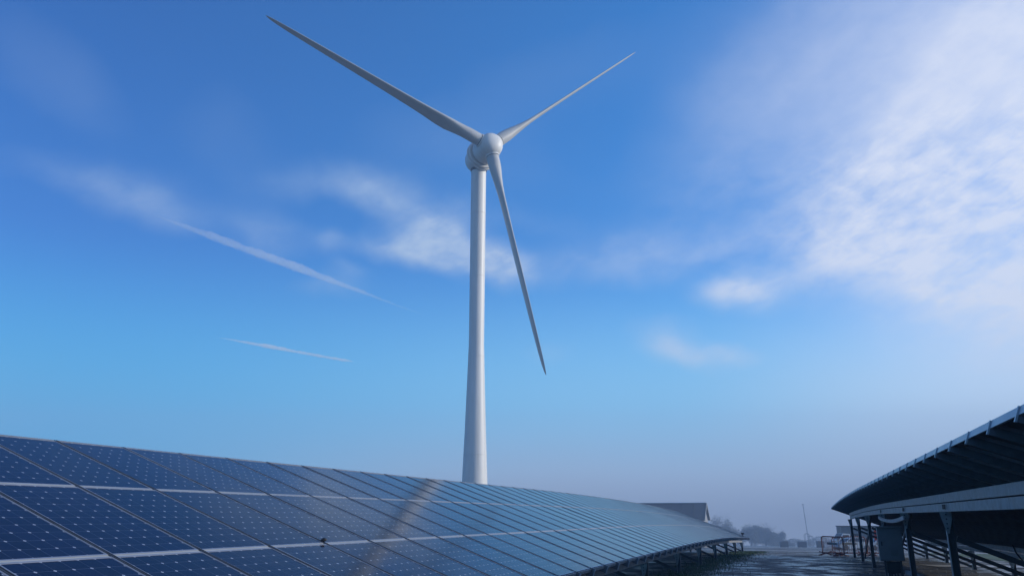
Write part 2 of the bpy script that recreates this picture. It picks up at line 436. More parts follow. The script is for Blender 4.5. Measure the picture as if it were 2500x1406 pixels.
def solar_table(a0, a1, llow, zlow, label, hi_lat_in, lo_lat_in, posts):
    root = thing('solar_table', P((a0 + a1) / 2, llow - 2.3, 0), label, 'solar array', 'long rows of solar panels facing the sun')
    iv = Matrix.Translation(-root.location)
    n = int(round(a1 - a0))
    for i in range(n):
        a = a0 + i + .5
        for r in range(3):
            m = table_frame(a, llow, zlow, r * ROW + .017, .0011)
            p = inst('solar_panel', FRAME, root, iv @ m)
            inst('glass', GLASS, p)
    for i in range(n + 1):
        a = a0 + i
        m = table_frame(a, llow, zlow, 0)
        rl = inst('rail', RAIL, root, iv @ m)
        for yy in (-.076, RAIL_LEN - .060):
            inst('end_cap', CAP, rl, Matrix.Translation((0, yy, 0)))
    # thin edge trims along the high and the low edge, one length per two panels; row purlins under the gaps
    for nm, t, h, dz, mat, w in (('edge_trim', 3 * ROW + .006, .075, -.034, M['alu'], .012), ('edge_trim', -.006, .05, -.030, M['galv'], .010),
                                 ('joint_strip', ROW, .06, -.066, M['strip'], .050), ('joint_strip', 2 * ROW, .06, -.066, M['strip'], .050)):
        for i in range(n):
            ma = iv @ table_frame(a0 + i, llow, zlow, t); mc = iv @ table_frame(a0 + i + 1, llow, zlow, t)
            if nm == 'joint_strip':      # sits just below the frame tops, seen through the gap between rows
                p = ma @ Vector((.020, 0, -.012)); q = mc @ Vector((-.020, 0, -.012))
                MB().bar(p, q, .030, .014, up=(ma.to_3x3() @ Vector((0, 0, 1)))).build(nm, mat, root)
            else:
                p = ma @ Vector((.024, 0, dz)); q = mc @ Vector((-.024, 0, dz))
                MB().bar(p, q, w, h, up=(ma.to_3x3() @ Vector((0, 0, 1)))).build(nm, mat, root)
    # girders on the posts: two stacked channels per line, one length per bay
    ct, st, tt = math.cos(TILT), math.sin(TILT), math.tan(TILT)
    for side, lat in ((-1, hi_lat_in), (1, lo_lat_in)):
        ztop = zlow + (llow - lat) * tt - .128 / ct - .02
        ps = posts
        for k in range(len(ps) - 1):
            for (za, hh, nm, sh) in ((ztop - .075, .140, 'upper_girder', 0.0), (ztop - .232, .138, 'lower_girder', -.010)):
                # short straight lengths follow the dip of the ground
                b = ps[k] + .006; e = ps[k + 1] - .006; mb = MB()
                segs = 3; pr = None
                for q in range(segs + 1):
                    aa = b + (e - b) * q / segs
                    pt = P(aa, lat + side * sh, za) - root.location
                    if pr is not None: mb.channel(pr, pt, .07, hh, .008, 0, flip=(side > 0))
                    pr = pt
                o = mb.build(nm, M['galv'], root)
                if nm == 'lower_girder' and side < 0 and k < 4:   # bolted splice
                    for j, u in enumerate((.04, .085, .16, .185, .21, .26, .30)):
                        MB().box((-.004, -.007, -.05), (.004, .007, .03), T=Matrix.Translation(P(ps[k + 1] - .16 + u, lat - .048, za + .02) - root.location) @ Matrix.Rotation(-YAW, 4, 'Z')).build('bolt', M['bolt'], o)
        for k, a in enumerate(ps):
            post_part(a + (0 if k else .07), lat, ztop - .30, root, -1)
            if side < 0 and k != 1:
                zt2 = zlow + (llow - lo_lat_in) * tt - .4
                MB().bar(P(a, lat + .08, ztop - .75) - root.location, P(a, lo_lat_in - .08, .10) - root.location, .06, .09).build('brace', M['dark_steel'], root)
                if k < len(ps) - 1:
                    MB().bar(P(a, lat + .1, ztop - .35) - root.location, P(ps[k + 1], lat + .1, .15) - root.location, .05, .08).build('brace', M['dark_steel'], root) if k % 2 else None
    return root
LLOW, ZLOW = -3.493, EYE - .856
left = solar_table(1.99, 58.0 - .01, LLOW, ZLOW, 'long tilted array of dark blue glass panels filling the lower left, turbine standing behind it',
                   LLOW - 3 * ROW * math.cos(TILT) + .75, LLOW - .45, [3.6 + 6.0 * k for k in range(10)])
RL = 1.670 + 3 * ROW * math.cos(TILT); RZ = EYE + .807 - 3 * ROW * math.sin(TILT)
right = solar_table(1.99, 48.99, RL, RZ, 'solar array seen from its dark underside at the lower right, high edge towards the track',
                    2.39, RL - .6, [3.85 + 5.98 * k for k in range(8)])

def right_fittings():
    rl = right.location
    m = MB(); m.tube([Vector(p) - rl for p in ((9.10, 15, 1.30), (9.14, 15, 1.15), (9.24, 15.02, 1.02), (9.30, 15.0, .92), (9.29, 15.0, .80), (9.33, 15.0, .66))], .014, 8); m.build('cable', M['bolt'], right)
    m = MB(); m.bar(P(22.7, 2.32, .47) - rl, P(21.75, 2.76, .34) - rl, .05, .09); m.build('strut', M['galv'], right)
right_fittings()

# ---------------------------------------------------------------- wind turbine
HUB = Vector((-2.50, 80.90, 40.25 + EYE)); YAWT, TLT, CONE, AZ0 = R(154.9), R(4.3), R(3.1), R(-100.75)
NZ = Vector((math.sin(YAWT) * math.cos(TLT), math.cos(YAWT) * math.cos(TLT), math.sin(TLT)))
E1 = NZ.cross(UP).normalized(); E2 = E1.cross(NZ)
def wind_turbine():
    tb = HUB - Vector((NZ.x, NZ.y, 0)).normalized() * 3.25; gz = ground_z(tb.x, tb.y)
    root = thing('wind_turbine', (tb.x, tb.y, gz), 'tall white three bladed wind turbine on a tapering round tower', 'wind turbine')
    iv = -root.location
    cp, sp = math.cos(R(16.22)), math.sin(R(16.22)); f = 1916.3
    prof = []
    for (py, wpx) in ((1290, 70), (1230, 66), (1175, 62), (1120, 57.5), (1060, 52.5), (1000, 48), (950, 44.5), (905, 41.5), (870, 39.2), (850, 37.8), (836, 37.2), (780, 37.0), (640, 36.6), (500, 36.4), (404, 36.2)):
        e = math.atan((703 - py) / f) + R(16.22); z = tb.y * math.tan(e); d = tb.y * cp + z * sp
        prof.append((wpx / f * d / 2, z + EYE))
    prof = [(prof[0][0] * 1.03, gz - .5)] + prof
    prof[-1] = (prof[-1][0], HUB.z - 1.75)
    mb = MB(); mb.lathe([(r, z - gz) for r, z in prof], 64)
    tw = mb.build('tower', M['turbine'], root); autosmooth(tw.data, 40)
    for z in (prof[9][1], 8.0, 27.5, 35.0):       # bolted flange seams between tower sections
        r = .84
        for i in range(len(prof) - 1):
            if prof[i][1] <= z <= prof[i + 1][1]:
                k = (z - prof[i][1]) / (prof[i + 1][1] - prof[i][1]); r = prof[i][0] * (1 - k) + prof[i + 1][0] * k
        s = MB(); s.lathe([(r + .001, z - gz - .05), (r + .020, z - gz - .045), (r + .020, z - gz + .045), (r + .001, z - gz + .05)], 64)
        so = s.build('flange_ring', M['turbine'], tw); autosmooth(so.data, 40)
    dr = MB(); dv = (LR * .2 - A).normalized()
    dr.bar(UP * .7 + dv * (prof[1][0] + .02), UP * 2.8 + dv * (prof[1][0] + .0), .9, .08, up=dv); dr.build('door', M['galv'], tw)
    # hub, generator ring, nacelle: turned round the rotor axis NZ
    T = Matrix((E1, E2, NZ)).transposed().to_4x4(); T.translation = HUB + iv
    def turned(name, prof, mat, parent=root, n=72):
        m = MB(); m.lathe(prof, n, T=T); o = m.build(name, mat, parent); autosmooth(o.data, 32); return o
    hub = turned('hub', [(1.40, -1.64), (1.49, -1.60), (1.51, -1.5), (1.51, -1.2), (1.49, -.8), (1.45, -.4), (1.42, 0), (1.395, .3), (1.33, .58), (1.20, .86), (1.0, 1.08), (.74, 1.24), (.42, 1.34), (.15, 1.375), (.02, 1.38)], M['turbine'])
    turned('hub_gap', [(1.32, -1.86), (1.32, -1.56)], M['seal'])
    gen = turned('generator_ring', [(1.38, -1.84), (1.68, -1.80), (1.76, -1.86), (1.76, -2.02), (1.66, -2.07), (1.66, -2.13), (1.80, -2.17), (1.85, -2.23), (1.85, -2.46), (1.79, -2.53), (1.45, -2.55)], M['turbine'])
    fin = turned('cooling_rim', [(1.45, -2.50), (1.58, -2.54), (1.58, -2.62), (1.45, -2.64)], M['turbine'], gen)
    nac = turned('nacelle', [(1.40, -2.60), (1.47, -2.64), (1.50, -2.9), (1.50, -3.5), (1.46, -3.9), (1.32, -4.25), (1.08, -4.5), (.7, -4.66), (.3, -4.72), (.02, -4.73)], M['turbine'])
    y = MB(); zt = prof[-1][1] - gz
    y.lathe([(prof[-1][0] + .03, zt - .06), (prof[-1][0] + .07, zt - .02), (prof[-1][0] + .07, zt + .20), (prof[-1][0] + .0, zt + .24)], 64)
    yo = y.build('yaw_ring', M['seal'], root); autosmooth(yo.data, 40)
    mast = MB(); back = HUB - NZ * 3.8 + E2 * 1.4 + iv
    mast.bar(back, back + UP * .9, .05, .05); mast.bar(back + UP * .8 - E1 * .3, back + UP * .8 + E1 * .3, .04, .04); mast.build('weather_mast', M['galv'], nac)
    # blades, feathered: chord lies along the rotor axis, leading edge to the wind
    def section(c, tk, rnd, n=28):
        """closed outline; x: leading(+) to trailing(-), y: thickness; rnd 1 = circle"""
        pts = []
        for i in range(n):
            th = 2 * math.pi * i / n
            xa = .5 * (1 + math.cos(th))                       # 1 at trailing, 0 at leading
            yt = 5 * tk * (.2969 * math.sqrt(max(xa, 0)) - .126 * xa - .3516 * xa ** 2 + .2843 * xa ** 3 - .1036 * xa ** 4)
            camber = .035 * 4 * xa * (1 - xa)
            ya = (yt if th <= math.pi else -yt) + camber
            ax, ay = (.32 - xa) * c, ya * c
            cx, cy = -.5 * math.cos(th), .5 * math.sin(th)
            pts.append((ax * (1 - rnd) + cx * rnd * ROOTD, ay * (1 - rnd) + cy * rnd * ROOTD))
        return pts
    ROOTD = 1.42
    st = [(1.20, 1.40, 1, 1, 0), (2.1, 1.40, 1, 1, 0), (2.8, 1.46, .7, .88, 12), (3.6, 1.62, .52, .60, 13), (4.5, 1.80, .41, .30, 13), (5.4, 1.92, .33, .10, 12.5), (6.6, 1.84, .28, 0, 11.0), (8.2, 1.64, .26, 0, 9.0),
          (10, 1.50, .24, 0, 7.4), (12.5, 1.37, .22, 0, 5.6), (15, 1.25, .20, 0, 4), (17.5, 1.14, .19, 0, 2.7), (20, 1.02, .18, 0, 1.6), (22.5, .89, .17, 0, .7), (24.5, .75, .16, 0, .1), (25.7, .60, .15, 0, -.3), (26.4, .43, .14, 0, -.5), (26.8, .24, .13, 0, -.6), (27.0, .05, .12, 0, -.6)]
    for k in range(3):
        th = AZ0 + k * 2 * math.pi / 3
        rad = (E1 * math.cos(th) + E2 * math.sin(th)); span = (rad * math.cos(CONE) + NZ * math.sin(CONE)).normalized()
        tang = NZ.cross(rad).normalized(); ch = (NZ - span * NZ.dot(span)).normalized(); tn = span.cross(ch).normalized()
        mb = MB(); n = 28; vs = []
        for (r, c, tk, rnd, tw_) in st:
            a = R(BLADE_PITCH + tw_ * TW); 
            cd = ch * math.cos(a) + tn * math.sin(a); td = span.cross(cd)
            o = HUB + span * r + iv
            sw = -.32 * c * 0 
            for (x, yy) in section(c, tk, rnd): vs.append(o + cd * (x + sw) + td * yy)
        fs = []
        for i in range(len(st) - 1):
            for j in range(n): fs.append((i * n + j, i * n + (j + 1) % n, (i + 1) * n + (j + 1) % n, (i + 1) * n + j))
        fs.append(tuple(reversed(range(n)))); fs.append(tuple((len(st) - 1) * n + j for j in range(n)))
        mb.add(vs, fs); b = mb.build('blade', M['blade'], root); autosmooth(b.data, 50)
        c = MB(); Tc = Matrix((cd.cross(span), cd, span)).transposed().to_4x4(); Tc.translation = HUB + iv
        c.lathe([(.60, 1.05), (.79, 1.10), (.79, 1.35), (.75, 1.38)], 48, 0, Tc); c.lathe([(.715, 1.38), (.715, 1.47)], 48, 1, Tc)
        c.lathe([(.74, 1.47), (.74, 1.52)], 48, 0, Tc)
        co = c.build('root_collar', [M['turbine'], M['seal']], b); autosmooth(co.data, 35)
BLADE_PITCH, TW = 0.0, 1.0
wind_turbine()

# ---------------------------------------------------------------- small things on the arrays
def local_box(mb, a, lat, z0, z1, da, dl, mi=0, off=Vector((0, 0, 0))):
    p = P(a, lat, 0) - off
    T = Matrix((LR, A, UP)).transposed().to_4x4(); T.translation = p
    return mb.box((-dl / 2, -da / 2, z0), (dl / 2, da / 2, z1), mi, T)
def bird():
    m = table_frame(1.99 + 6, LLOW, ZLOW, ROW + .03); c = m.translation + Vector((0, 0, .01))
    b = MB(); b.tube([c + Vector(v) for v in ((-.030, 0, .004), (-.018, 0, .012), (0, 0, .017), (.018, 0, .020), (.030, 0, .020), (.036, 0, .016))], [.006, .016, .022, .019, .012, .003], 12)
    o = b.build('clamp_cover', M['black']); autosmooth(o.data, 60)
    tag(o, 'small black lump sitting where two panel joints cross, near the middle of the left array', 'cover')
bird()
def end_sensor():
    m = table_frame(57.2, LLOW, ZLOW, .35); c = m.translation
    r = thing('sensor_box', c, 'tiny dark box perched on the far low corner of the left array', 'sensor')
    MB().box((-.09, -.07, .10), (.09, .07, .21)).build('case', M['bolt'], r)
    MB().box((-.02, -.02, -.01), (.02, .02, .10)).build('bracket', M['bolt'], r)
end_sensor()

# ---------------------------------------------------------------- cabinet and fittings by the right array
def cabinet():
    a, lat = 22.9, 2.06; base = P(a, lat, 0)
    r = thing('inverter_cabinet', base, 'grey metal electrical cabinet on a dark stand beside the right array posts', 'electrical cabinet')
    mb = MB(); local_box(mb, a, lat, .72, 1.51, .26, .56, off=base); mb.build('body', M['cabinet'], r)
    mb = MB(); local_box(mb, a - .145, lat, .75, 1.48, .018, .52, off=base); d = mb.build('door', M['cabinet'], r)
    mb = MB()
    for k in range(5): local_box(mb, a - .158, lat + .06, .84 + .028 * k, .855 + .028 * k, .006, .17, off=base)
    mb.build('vent', M['louvre'], d)
    mb = MB(); local_box(mb, a - .16, lat - .21, 1.08, 1.18, .02, .025, off=base); mb.build('handle', M['bolt'], d)
    mb = MB(); local_box(mb, a - .02, lat, 1.513, 1.54, .36, .62, off=base); mb.build('rain_hood', M['cabinet'], r)
    for s in (-.17, .19):
        mb = MB(); local_box(mb, a, lat + s, -.2, .718, .05, .05, off=base); mb.build('leg', M['dark_steel'], r)
    mb = MB(); local_box(mb, a, lat + .01, .42, .70, .12, .30, off=base); mb.build('cable_box', M['bolt'], r)
    for k in range(4):
        mb = MB(); x = -.10 + .06 * k
        pts = [P(a, lat + x, .52), P(a - .02, lat + x * 1.1, .35), P(a + .02, lat + x * .8, .15), P(a, lat + x, -.1)]
        mb.tube([p - base for p in pts], .016, 8); mb.build('conduit', M['bolt'], r)
cabinet()
def cable_cover():
    pts = []; a0, a1 = 20.9, 27.4
    for i in range(15):
        t = i / 14; pts.append(P(a0 + (a1 - a0) * t, 2.24, 1.755 - .09 * 4 * t * (1 - t)))
    mb = MB()
    for i in range(14): mb.bar(pts[i], pts[i + 1], .035, .085)
    o = mb.build('cable_tray', M['galv']); tag(o, 'short pale sagging strip slung between two posts above the grey cabinet', 'cable tray')
cable_cover()

def barrier(cx, cy, ang, label):
    gz = ground_z(cx, cy); r = thing('pedestrian_barrier', (cx, cy, gz), label, 'barrier', 'orange mesh barriers by the far end of the track')
    T = Matrix.Rotation(ang, 4, 'Z'); W, H = 2.0, 1.0
    fr = MB(); pts = [(-W / 2, 0, .08), (-W / 2, 0, H - .15), (-W / 2 + .05, 0, H - .04), (-W / 2 + .16, 0, H), (W / 2 - .16, 0, H), (W / 2 - .05, 0, H - .04), (W / 2, 0, H - .15), (W / 2, 0, .08)]
    fr.tube([T @ Vector(p) for p in pts], .030, 8); fr.tube([T @ Vector((-W / 2, 0, .14)), T @ Vector((W / 2, 0, .14))], .025, 8)
    fr.build('frame', M['orange'], r)
    for i in range(15):
        x = -W / 2 + .125 * (i + 1); b = MB(); b.tube([T @ Vector((x, 0, .16)), T @ Vector((x, 0, H - .02))], .010, 6); b.build('bar', M['orange'], r)
    p = MB(); p.box((-.45, -.02, .58), (.45, -.012, .70), 0, T); p.build('reflector_panel', M['cabinet'], r)
    for x in (-.72, .72):
        f = MB()
        for s in (-1, 1): f.bar(T @ Vector((x, -.38, .03 if s > 0 else .2)), T @ Vector((x, .38, .2 if s > 0 else .03)), .07, .05)
        f.box((x - .06, -.42, 0), (x + .06, -.28, .05), 0, T); f.box((x - .06, .28, 0), (x + .06, .42, .05), 0, T)
        f.build('foot', M['orange'], r)
# (positions in metres on the site)
barrier(17.55, 45.2, R(-78), 'orange barrier seen end on, nearest the track')
barrier(18.75, 45.9, R(8), 'orange barrier standing in front of the parked pale car')
barrier(20.8, 46.2, R(8), 'orange barrier partly behind the far posts of the right array')

# ---------------------------------------------------------------- vehicles and site cabin beyond the right array
def wheel(root, T, x, y, r=.32):
    m = MB(); q = T @ Matrix.Translation((x, y, r)) @ Matrix.Rotation(R(90), 4, 'X')
    m.lathe([(r * .6, -.11), (r * .95, -.11), (r, -.07), (r, .07), (r * .95, .11), (r * .6, .11)], 24, 0, q)
    w = m.build('wheel', M['tyre'], root); h = MB(); h.lathe([(r * .6, -.09), (r * .62, .0), (r * .6, .09)], 20, 0, q); h.build('rim', M['alu'], w)
def car(cx, cy, ang, label):
    gz = ground_z(cx, cy); r = thing('parked_car', (cx, cy, gz), label, 'car'); T = Matrix.Rotation(ang, 4, 'Z')
    out = [(-2.15, .35), (-2.2, .62), (-2.1, .86), (-1.75, .95), (-1.25, 1.32), (-.8, 1.43), (.2, 1.44), (.75, 1.30), (1.25, .98), (1.9, .86), (2.15, .68), (2.18, .38), (1.9, .26), (-1.9, .26)]
    def body(o_, y): return [T @ Vector((x, y * (1 - .20 * max(0, (z - .9) / .5)), z)) for x, z in o_]
    mb = MB(); n = len(out); ys = [-.84, -.80, .80, .84]; vs = []
    for j, y in enumerate(ys):
        oo = out if j in (1, 2) else [(x * .985, .3 + (z - .3) * .97) for x, z in out]
        vs += body(oo, y)
    fs = [tuple(range(n)), tuple(reversed(range(3 * n, 4 * n)))]
    for j in range(3):
        for i in range(n): fs.append((j * n + i, (j + 1) * n + i, (j + 1) * n + (i + 1) % n, j * n + (i + 1) % n))
    mb.add(vs, fs); b = mb.build('body', M['carbody'], r); autosmooth(b.data, 40)
    for s in (-1, 1):
        w = MB(); side = [(-1.6, .96), (-1.15, 1.30), (-.75, 1.38), (.15, 1.385), (.65, 1.26), (1.05, 1.0)]
        v = [T @ Vector((x, s * (.845 * (1 - .20 * max(0, (z - .9) / .5)) + .004), z)) for x, z in side]
        v2 = [T @ Vector((x, s * (.80 * (1 - .20 * max(0, (z - .9) / .5))), z)) for x, z in side]
        k = len(side); w.add(v + v2, [tuple(range(k)), tuple(reversed(range(k, 2 * k)))] + [(i, i + k, (i + 1) % k + k, (i + 1) % k) for i in range(k)])
        w.build('side_window', M['glassdark'], b)
        for x in (-1.35, 1.35): wheel(r, T, x, s * .80)
    for x0, z0, x1, z1, nm in ((.78, 1.31, 1.22, 1.02, 'windscreen'), (-1.30, 1.31, -1.70, 1.0, 'rear_window')):
        w = MB(); p = T @ Vector((x0, 0, z0)); q = T @ Vector((x1, 0, z1)); w.bar(p, q, 1.18, .03); w.build(nm, M['glassdark'], b)
    for s in (-.6, .6):
        h = MB(); h.box((2.10, s - .16, .62), (2.20, s + .16, .74), 0, T); h.build('headlight', M['white'], r)
car(40.2, 97.5, R(190), 'pale grey car parked in the mist behind the orange barriers')
car(45.2, 101, R(185), 'second grey car parked further right, mostly behind the array posts')
def van(cx, cy, ang):
    gz = ground_z(cx, cy); r = thing('parked_van', (cx, cy, gz), 'pale flatbed truck with a low bed in the mist beside the site cabin', 'truck'); T = Matrix.Rotation(ang, 4, 'Z')
    c = MB(); pr = [(-.1, .5), (-.1, 2.05), (.9, 2.1), (1.45, 1.35), (2.05, 1.15), (2.1, .5)]; n = len(pr)
    vs = [T @ Vector((x, y, z)) for y in (-.95, .95) for x, z in pr]
    c.add(vs, [tuple(range(n)), tuple(reversed(range(n, 2 * n)))] + [(i, i + n, (i + 1) % n + n, (i + 1) % n) for i in range(n)]); c.build('cab', M['white'], r)
    b = MB(); b.box((-3.6, -1.0, .75), (-.15, 1.0, .9), 0, T); b.box((-3.6, -1.0, .9), (-.15, -.95, 1.25), 0, T); b.box((-3.6, .95, .9), (-.15, 1.0, 1.25), 0, T); b.box((-3.65, -1.0, .9), (-3.6, 1.0, 1.25), 0, T)
    b.build('bed', M['cabinet'], r)
    w = MB(); w.bar(T @ Vector((.93, 0, 2.07)), T @ Vector((1.44, 0, 1.38)), 1.6, .03); w.build('windscreen', M['glassdark'], r)
    for s in (-1, 1):
        w = MB(); w.box((.1, s * .955 - .01, 1.35), (.95, s * .955 + .01, 1.9), 0, T); w.build('side_window', M['glassdark'], r)
        for x in (-2.6, 1.3): wheel(r, T, x, s * .85, .36)
van(45.5, 112, R(184))
def cabin():
    cx, cy = 50.5, 119.0; gz = ground_z(cx, cy); r = thing('site_cabin', (cx, cy, gz), 'plain dark grey flat roofed site cabin behind the parked vehicles', 'cabin'); T = Matrix.Rotation(R(-8), 4, 'Z')
    MB().box((-3.0, -1.3, .3), (3.0, 1.3, 3.15), 0, T).build('wall', M['cabinet'], r)
    MB().box((-3.08, -1.38, 3.152), (3.08, 1.38, 3.27), 0, T).build('roof', M['roof'], r)
    d = MB().box((.6, -1.34, .32), (1.5, -1.302, 2.4), 0, T).build('door', M['dark_steel'], r)
    w = MB().box((-1.9, -1.34, 1.3), (-.7, -1.302, 2.2), 0, T).build('window', M['glassdark'], r)
    for x in (-2.6, 2.6): MB().box((x - .2, -1.2, -.3), (x + .2, 1.2, .298), 0, T).build('footing', M['concrete'], r)
cabin()
def sign(x, y):
    gz = ground_z(x, y); r = thing('warning_sign', (x, y, gz), 'red notice on a post glimpsed between the far array posts', 'sign')
    MB().box((-.04, -.04, -.2), (.04, .04, 1.5)).build('post', M['dark_steel'], r)
    p = MB().box((-.28, -.065, .85), (.28, -.042, 1.45)).build('board', M['red'], r)
    MB().lathe([(.16, 0), (.16, .006), (.10, .006)], 24, 0, Matrix.Translation((.02, -.067, 1.15)) @ Matrix.Rotation(R(90), 4, 'X')).build('disc', M['white'], p)
    f = MB(); f.box((-.5, .05, 1.5), (.35, .09, 1.56)); f.box((-.5, .05, 1.05), (-.42, .09, 1.5)); f.box((-.42, .05, 1.05), (-.1, .09, 1.11)); f.build('bracket', M['white'], r)
sign(23.6, 53.0)
def block(x, y, w, h, label):
    gz = ground_z(x, y); b = MB(); k = .12
    pr = [(-w / 2, -.2), (-w / 2, h - k), (-w / 2 + k, h), (w / 2 - k, h), (w / 2, h - k), (w / 2, -.2)]; n = 6
    vs = [(u, v, z) for v in (-.5, .5) for u, z in pr]
    b.add(vs, [tuple(range(n)), tuple(reversed(range(n, 2 * n)))] + [(i, i + n, (i + 1) % n + n, (i + 1) % n) for i in range(n)])
    o = b.build('concrete_block', M['dark_steel']); o.location = (x, y, gz); tag(o, label, 'block', 'dark blocks standing on the misty crest')
block(64.3, 195, 1.7, 1.35, 'dark squat block on the misty crest, left of the mast')
block(68.9, 196, 1.9, 1.35, 'dark squat block on the misty crest at the foot of the mast')
block(73.2, 196, 1.5, 1.5, 'dark block in the mist, furthest right, beside the orange barrier')
def mast():
    x, y = 129.6, 360; gz = ground_z(x, y); r = thing('mast', (x, y, gz), 'thin tall mast with a small head, faint in the mist', 'mast')
    m = MB(); H = 17.6
    for s in (-1, 1):
        m.bar((s * .16, 0, 0), (s * .08 - .9, 0, H - .9), .09, .09)
    for i in range(22):
        t = i / 22; u = (i + 1) / 22
        sx = -1 if i % 2 else 1
        m.bar((sx * (.16 - .08 * t) - .9 * t, 0, (H - .9) * t), (-sx * (.16 - .08 * u) - .9 * u, 0, (H - .9) * u), .05, .05)
    m.build('pole', M['dark_steel'], r)
    h = MB(); h.bar((-1.35, 0, H), (-.55, 0, H), .2, .22); h.bar((-1.05, 0, H - .9), (-1.25, 0, H), .1, .1); h.bar((-.85, 0, H - .9), (-.65, 0, H), .1, .1); h.build('lamp_head', M['dark_steel'], r)
mast()
def frame_thing(x, y, label, h, w):
    gz = ground_z(x, y); r = thing('hoop_frame', (x, y, gz), label, 'frame', 'arched frames below the mast')
    for k in range(3):
        m = MB(); pts = []
        for i in range(13):
            a = math.pi * i / 12; pts.append((w * math.cos(a), k * .9, h - w + w * math.sin(a)))
        pts = [(w, k * .9, -.2)] + pts + [(-w, k * .9, -.2)]
        m.tube(pts, .07, 6); m.build('hoop', M['dark_steel'], r)
    m = MB()
    for z in (.6, 1.6, 2.4):
        for s in (-1, 1): m.bar((s * w, 0, z), (s * w, 1.8, z), .07, .07)
    m.bar((-w, 0, .7), (w, 0, 1.5), .07, .07); m.bar((w, 0, .7), (-w, 0, 1.5), .07, .07)
    m.build('lattice', M['dark_steel'], r)
frame_thing(127.2, 354, 'larger arched metal frame at the foot of the faint mast', 5.3, .93)
frame_thing(129.4, 355.5, 'smaller arched metal frame right beside the larger one', 4.4, .68)

# ---------------------------------------------------------------- barn beyond the left array
def barn():
    NE = Vector((32.0, 136.0)); FE = Vector((35.8, 148.0)); RI = (NE + FE) / 2
    ax = Vector((-(FE - NE).y, (FE - NE).x)).normalized() ; L = 22.0
    zr, ze = 3.95, 1.25; gz = ground_z(33, 140) - .4
    base = Vector((RI.x + ax.x * L / 2, RI.y + ax.y * L / 2, gz)); r = thing('barn', base, 'long dark roofed barn with a pale gable beyond the end of the left array', 'barn')
    def V(p, along, z): return Vector((p.x + ax.x * along, p.y + ax.y * along, z)) - base
    gd = (FE - NE).normalized()
    ni, fi = NE + gd * .5, FE - gd * .5
    w = MB(); vs = []
    for al in (.35, L - .3): vs += [V(ni, al, gz), V(fi, al, gz), V(fi, al, ze - .02), V(RI, al, zr - .20), V(ni, al, ze - .02)]
    w.add(vs, [(0, 1, 2, 3, 4), (9, 8, 7, 6, 5), (0, 5, 6, 1), (1, 6, 7, 2), (4, 9, 5, 0)]); w.build('wall', M['wall'], r)
    for p in (NE, FE):
        nb = 11
        for i in range(nb):        # roof in sheet bays with a standing seam at each joint
            a0, a1 = L * i / nb + .01, L * (i + 1) / nb - .01; ro = MB()
            vs = [V(p, a0, ze - .12), V(p, a1, ze - .12), V(RI, a1, zr), V(RI, a0, zr)]; vs += [v + UP * .10 for v in vs]
            ro.add(vs, [(0, 1, 2, 3), (7, 6, 5, 4), (0, 4, 5, 1), (1, 5, 6, 2), (2, 6, 7, 3), (3, 7, 4, 0)])
            ro.bar(V(p, a1, ze + .02), V(RI, a1, zr + .14), .06, .06); ro.build('roof_sheet', M['roof'], r)
        bg = MB(); bg.bar(V(p, -.06, ze - .10), V(RI, -.06, zr + .02), .07, .30); bg.build('bargeboard', M['wall'], r)
    MB().bar(V(RI, -.05, zr + .14), V(RI, L, zr + .14), .35, .10).build('ridge_cap', M['alu'], r)
barn()

# ---------------------------------------------------------------- trees in the mist
def tree(x, y, top, wid, label, seed, nleaf=5200):
    rnd = random.Random(seed); gz = ground_z(x, y) - .1; H = top - gz
    r = thing('bare_tree', (x, y, gz), label, 'tree', 'bushy winter trees in the mist beyond the arrays')
    t = MB(); tips = []
    def limb(p, d, L, rad, lev):
        n = 5; pts = [p]; rr = [rad]
        for i in range(n):
            d = (d + Vector((rnd.uniform(-.22, .22), rnd.uniform(-.22, .22), rnd.uniform(-.05, .18)))).normalized()
            p = p + d * (L / n); pts.append(p); rr.append(rad * (1 - .7 * (i + 1) / n))
            if lev < 3 and i >= (1 if lev else 1):
                for _ in range(2 if lev < 2 else 1):
                    s = Vector((rnd.gauss(0, 1), rnd.gauss(0, 1), rnd.gauss(.25, .5))).normalized()
                    limb(p, (d * .55 + s * .75).normalized(), L * rnd.uniform(.45, .65), rr[-1] * .7, lev + 1)
        t.tube(pts, rr, 5 if lev else 8, caps=False)
        tips.append(p)
    for k in range(3):
        limb(Vector((rnd.uniform(-.4, .4), rnd.uniform(-.4, .4), 0)), Vector((rnd.uniform(-.5, .5), rnd.uniform(-.4, .4), 1)).normalized(), H * .62, .16, 0)
    t.build('trunk', M['bark'], r)
    c = MB(); lobes = [(Vector((rnd.uniform(-.55, .55) * wid, rnd.uniform(-.5, .5) * wid * .7, H * rnd.uniform(.12, .72))), rnd.uniform(.28, .46)) for _ in range(11)]
    vs, fs = [], []
    for i in range(nleaf):
        cc, s = rnd.choice(lobes); v = Vector((rnd.gauss(0, 1), rnd.gauss(0, 1), rnd.gauss(0, 1))).normalized() * (rnd.random() ** .45) * (1.0 if rnd.random() < .78 else rnd.uniform(1, 1.45))
        p = cc + Vector((v.x * wid * s, v.y * wid * s * .8, v.z * H * s * .62))
        if p.z < .1 or p.z > H * 1.02: continue
        u = Vector((rnd.gauss(0, 1), rnd.gauss(0, 1), rnd.gauss(0, 1))).normalized(); w = u.orthogonal().normalized(); sz = rnd.uniform(.09, .24)
        b = len(vs); vs += [p - u * sz * 1.6, p + w * sz * .5, p + u * sz * 1.6, p - w * sz * .5]; fs.append((b, b + 1, b + 2, b + 3))
    c.add(vs, fs); c.build('crown', M['foliage'], r)
tree(79.5, 310, 3.0, 5.4, 'misty tree just right of the barn gable, tall and sloping', 3)
tree(87.0, 322, -1.4, 6.2, 'lower misty tree between the barn and the big crowns', 4)
